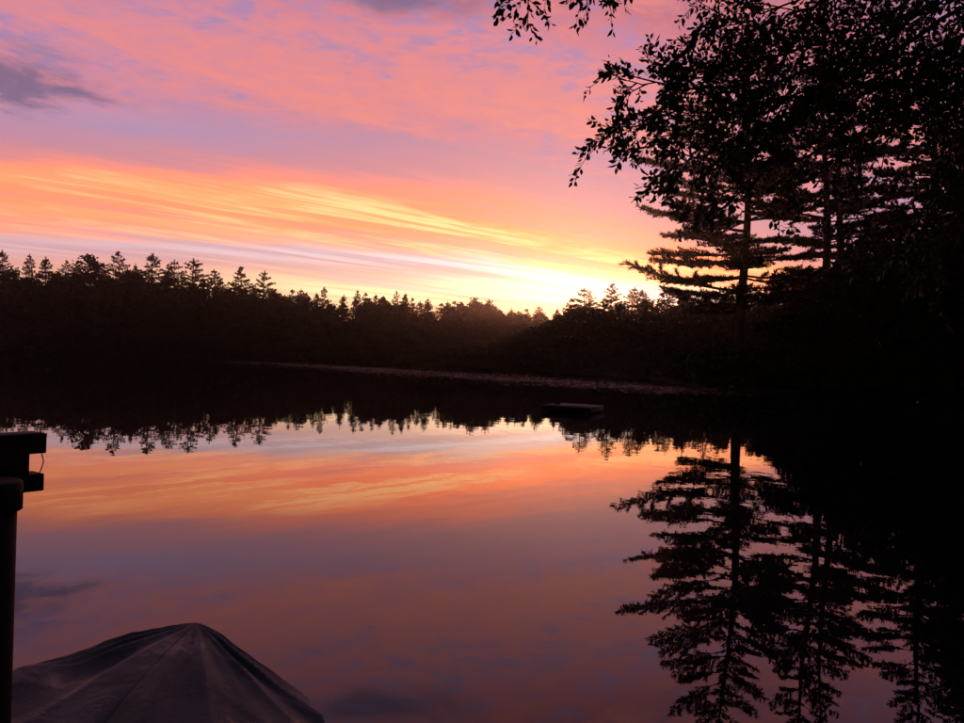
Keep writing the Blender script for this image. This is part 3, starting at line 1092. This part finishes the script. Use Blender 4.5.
# limb tips: photo position, distance, number of side shoots, droop
LIMBS = [
    [(1000, -190, 8.6), (800, -100, 7.8), (640, -30, 7.2), (515, -10, 7.0)],
    [(1015, 20, 8.3), (870, 80, 7.9), (745, 108, 7.6), (640, 148, 7.4)],
    [(1010, -50, 8.4), (860, 30, 7.9), (735, 60, 7.6), (660, 66, 7.4)],
    [(1000, -90, 8.4), (860, -10, 7.8), (770, 22, 7.5), (705, 28, 7.3)],
    [(1010, -30, 8.4), (860, 50, 7.9), (725, 92, 7.5), (622, 82, 7.3)],
    [(1010, 0, 8.2), (860, 75, 7.7), (730, 112, 7.3), (618, 124, 7.1)],
    [(1020, 40, 8.4), (880, 90, 7.9), (755, 138, 7.5), (664, 176, 7.3)],
    [(1020, 60, 8.2), (900, 110, 7.9), (790, 155, 7.6), (712, 196, 7.4)],
    [(1010, -110, 8.5), (900, -40, 8.0), (800, 5, 7.8), (722, 26, 7.6)],
    [(1020, -60, 8.8), (930, 0, 8.4), (850, 40, 8.1), (770, 70, 7.9)],
    [(1030, -10, 9.2), (960, 35, 8.8), (880, 80, 8.5), (800, 120, 8.2)],
    [(1030, 60, 9.2), (970, 100, 8.8), (900, 140, 8.5), (830, 180, 8.2)],
    [(1030, 100, 9.0), (980, 140, 8.6), (930, 180, 8.3), (868, 235, 8.1)],
    [(1040, -90, 9.4), (980, -40, 9.0), (920, 5, 8.7), (860, 35, 8.5)],
    [(1040, 10, 8.6), (990, 50, 8.3), (950, 90, 8.1), (905, 125, 8.0)],
    [(1040, 120, 8.8), (1000, 160, 8.4), (965, 200, 8.2), (925, 250, 8.0)],
    [(1050, -40, 8.4), (1010, 0, 8.1), (975, 40, 7.9), (935, 75, 7.8)],
    [(1050, 60, 8.4), (1010, 110, 8.1), (985, 150, 7.9), (950, 190, 7.8)],
]
SUBS = [30, 24, 20, 20, 26, 28, 26, 20, 20, 15, 13, 13, 13, 15, 12, 14, 16, 18]
LSC = [0.50, 0.66, 0.6, 0.7, 0.62, 0.62, 0.66, 0.8, 0.9] + [1.0] * 9


def bez(pts, n):
    """smooth curve through the points (Catmull-Rom)"""
    p = [2 * pts[0] - pts[1]] + pts + [2 * pts[-1] - pts[-2]]
    out = []
    for i in range(1, len(p) - 2):
        for u in np.linspace(0, 1, n, endpoint=False):
            a, b2, c, d = p[i - 1], p[i], p[i + 1], p[i + 2]
            out.append(0.5 * (2 * b2 + (c - a) * u + (2 * a - 5 * b2 + 4 * c - d) * u * u + (3 * b2 - a - 3 * c + d) * u ** 3))
    out.append(pts[-1])
    return np.array(out)


def curve_at(C, u):
    x = u * (len(C) - 1)
    i = min(len(C) - 2, int(x))
    T = C[i + 1] - C[i]
    return C[i] + T * (x - i), T / np.linalg.norm(T)


def shoot(m, p0, T, L, spread, droop, r0):
    """one woody shoot leaving a limb"""
    sv = rng.normal(0, 1, 3)
    sv -= T * sv.dot(T)
    sv /= np.linalg.norm(sv)
    d = T * rng.uniform(0.45, 0.95) + sv * spread * rng.uniform(0.5, 1.1) + [0, 0, rng.uniform(-0.30, 0.12)]
    d /= np.linalg.norm(d)
    q = np.linspace(0, 1, 6)
    wig = rng.normal(0, 0.03, 3)
    S = p0 + d * (L * q)[:, None] - np.array([0, 0, 1.0]) * (droop * L * q * q)[:, None] + wig * (L * np.sin(q * 5))[:, None]
    m.tube(S - org, np.linspace(r0, r0 * 0.3, 6), 4, False)
    return S


def leaves_on(S, L, step):
    nl = int(L / step) + 2
    for j in range(nl):
        uu = 0.10 + 0.90 * j / (nl - 1)
        pp, td = curve_at(S, min(0.999, uu))
        sd_ = rng.normal(0, 1, 3)
        sd_ -= td * sd_.dot(td)
        sd_ /= np.linalg.norm(sd_)
        ld = td * rng.uniform(0.3, 1.0) + sd_ * rng.uniform(0.5, 1.0) + [0, 0, rng.uniform(-0.65, 0.10)]
        ld /= np.linalg.norm(ld)
        leafP.append(pp + sd_ * rng.uniform(0.0, 0.03))
        leafD.append(ld)
        leafS.append(0.040 + 0.046 * rng.uniform(0, 1) ** 1.4)


for li, (lm, nsub) in enumerate(zip(LIMBS, SUBS)):
    pts = [np.array(P(*q)) + rng.normal(0, 0.08, 3) * (0.25 if qi == 3 or li < 7 else 1.0) for qi, q in enumerate(lm)]
    zs = min(9.5, max(1.5, pts[0][2] - tz - 0.6 + (pts[0][2] - 4) * 0.1))
    C = bez([tp(zs)] + pts, 8)
    n = len(C)
    C[1:-1] += rng.normal(0, 0.025, (n - 2, 3))
    m = MB()
    m.tube(C - org, np.linspace(0.036, 0.004, n), 6)
    for sidx in range(nsub):
        u = 0.36 + 0.64 * (sidx + rng.uniform(0, 1)) / nsub
        p0, T = curve_at(C, min(u, 0.995))
        L = rng.uniform(0.45, 1.05) * (1.25 - 0.62 * u) * LSC[li]
        S = shoot(m, p0, T, L, 0.75, rng.uniform(0.0, 0.18), 0.009)
        leaves_on(S[2:], L * 0.6, 0.032)
        for k2 in range(max(4, int(L / 0.095))):
            p1, T1 = curve_at(S, min(0.98, 0.15 + 0.85 * (k2 + rng.uniform(0, 1)) / max(4, int(L / 0.095))))
            L2 = rng.uniform(0.12, 0.32)
            S2 = shoot(m, p1, T1, L2, 1.0, rng.uniform(0.0, 0.3), 0.004)
            leaves_on(S2, L2, 0.018)
    link('limb', m.mesh('limb', M_bark, True), maple)
leafP, leafD, leafS = np.array(leafP), np.array(leafD), np.array(leafS)
LV = np.array([(0, 0, 0), (0.18, 0.17, 0.05), (0.45, 0.27, 0.07), (0.74, 0.17, 0.03), (1.0, 0, -0.05),
               (0.74, -0.17, 0.03), (0.45, -0.27, 0.07), (0.18, -0.17, 0.05), (0.45, 0, 0.0)])
LF = np.array([(0, 8, 1), (1, 8, 2), (2, 8, 3), (3, 8, 4), (4, 8, 5), (5, 8, 6), (6, 8, 7), (7, 8, 0)])
yv = np.cross(leafD, rng.normal(0, 1, leafD.shape) * [0.7, 0.7, 0.4] + [0, -0.2, 0.8])
yv /= np.linalg.norm(yv, axis=1)[:, None]
zv = np.cross(leafD, yv)
# the leaves that show singly are the ones on the outer edge, towards the open sky
pxs = (leafP[:, 0] / leafP[:, 1]) * F + CX
pys = 356 - (leafP[:, 2] - 2) / leafP[:, 1] * F
edge = np.where((pys > -6), pxs, 1e6)
order = np.argsort(edge)
solo = set(order[:300].tolist())
leaf_me = tri_mesh('leaf', LV, LF, M_near_leaf)
for i in order[:300]:
    Mx = Matrix(np.column_stack([leafD[i], yv[i], zv[i]]).tolist())
    o = link('leaf', leaf_me, maple)
    o.matrix_local = Matrix.Translation(Vector(leafP[i] - org)) @ Mx.to_4x4() @ Matrix.Scale(float(leafS[i]), 4)
rest_i = np.array([i for i in range(len(leafP)) if i not in solo])
Vr = (leafP[rest_i] - org)[:, None, :] + leafS[rest_i][:, None, None] * (
    LV[None, :, 0:1] * leafD[rest_i][:, None, :] + LV[None, :, 1:2] * yv[rest_i][:, None, :] + LV[None, :, 2:3] * zv[rest_i][:, None, :])
Fr = (np.arange(len(rest_i)) * 9)[:, None, None] + LF[None]
fo = link('foliage', tri_mesh('foliage', Vr.reshape(-1, 3), Fr.reshape(-1, 3), M_near_leaf), maple)
fo['kind'] = 'stuff'

# ================================================================== thin evening haze over the lake
M_haze = bpy.data.materials.new('haze')
M_haze.use_nodes = True
t = M_haze.node_tree
t.nodes.clear()
pv = t.nodes.new('ShaderNodeVolumePrincipled')
pv.inputs['Color'].default_value = (0.95, 0.86, 0.84, 1)
pv.inputs['Density'].default_value = 0.0002
pv.inputs['Anisotropy'].default_value = 0.89
mo = t.nodes.new('ShaderNodeOutputMaterial')
t.links.new(pv.outputs[0], mo.inputs['Volume'])
m = MB()
m.box((0, 215, 16.5), (860, 630, 40))
hz = tag(link('haze', m.mesh('haze', M_haze)), 'thin evening haze over the lake', kind='stuff')
print('far trees', nf, 'shrubs', ns, 'leaves', len(leafP))
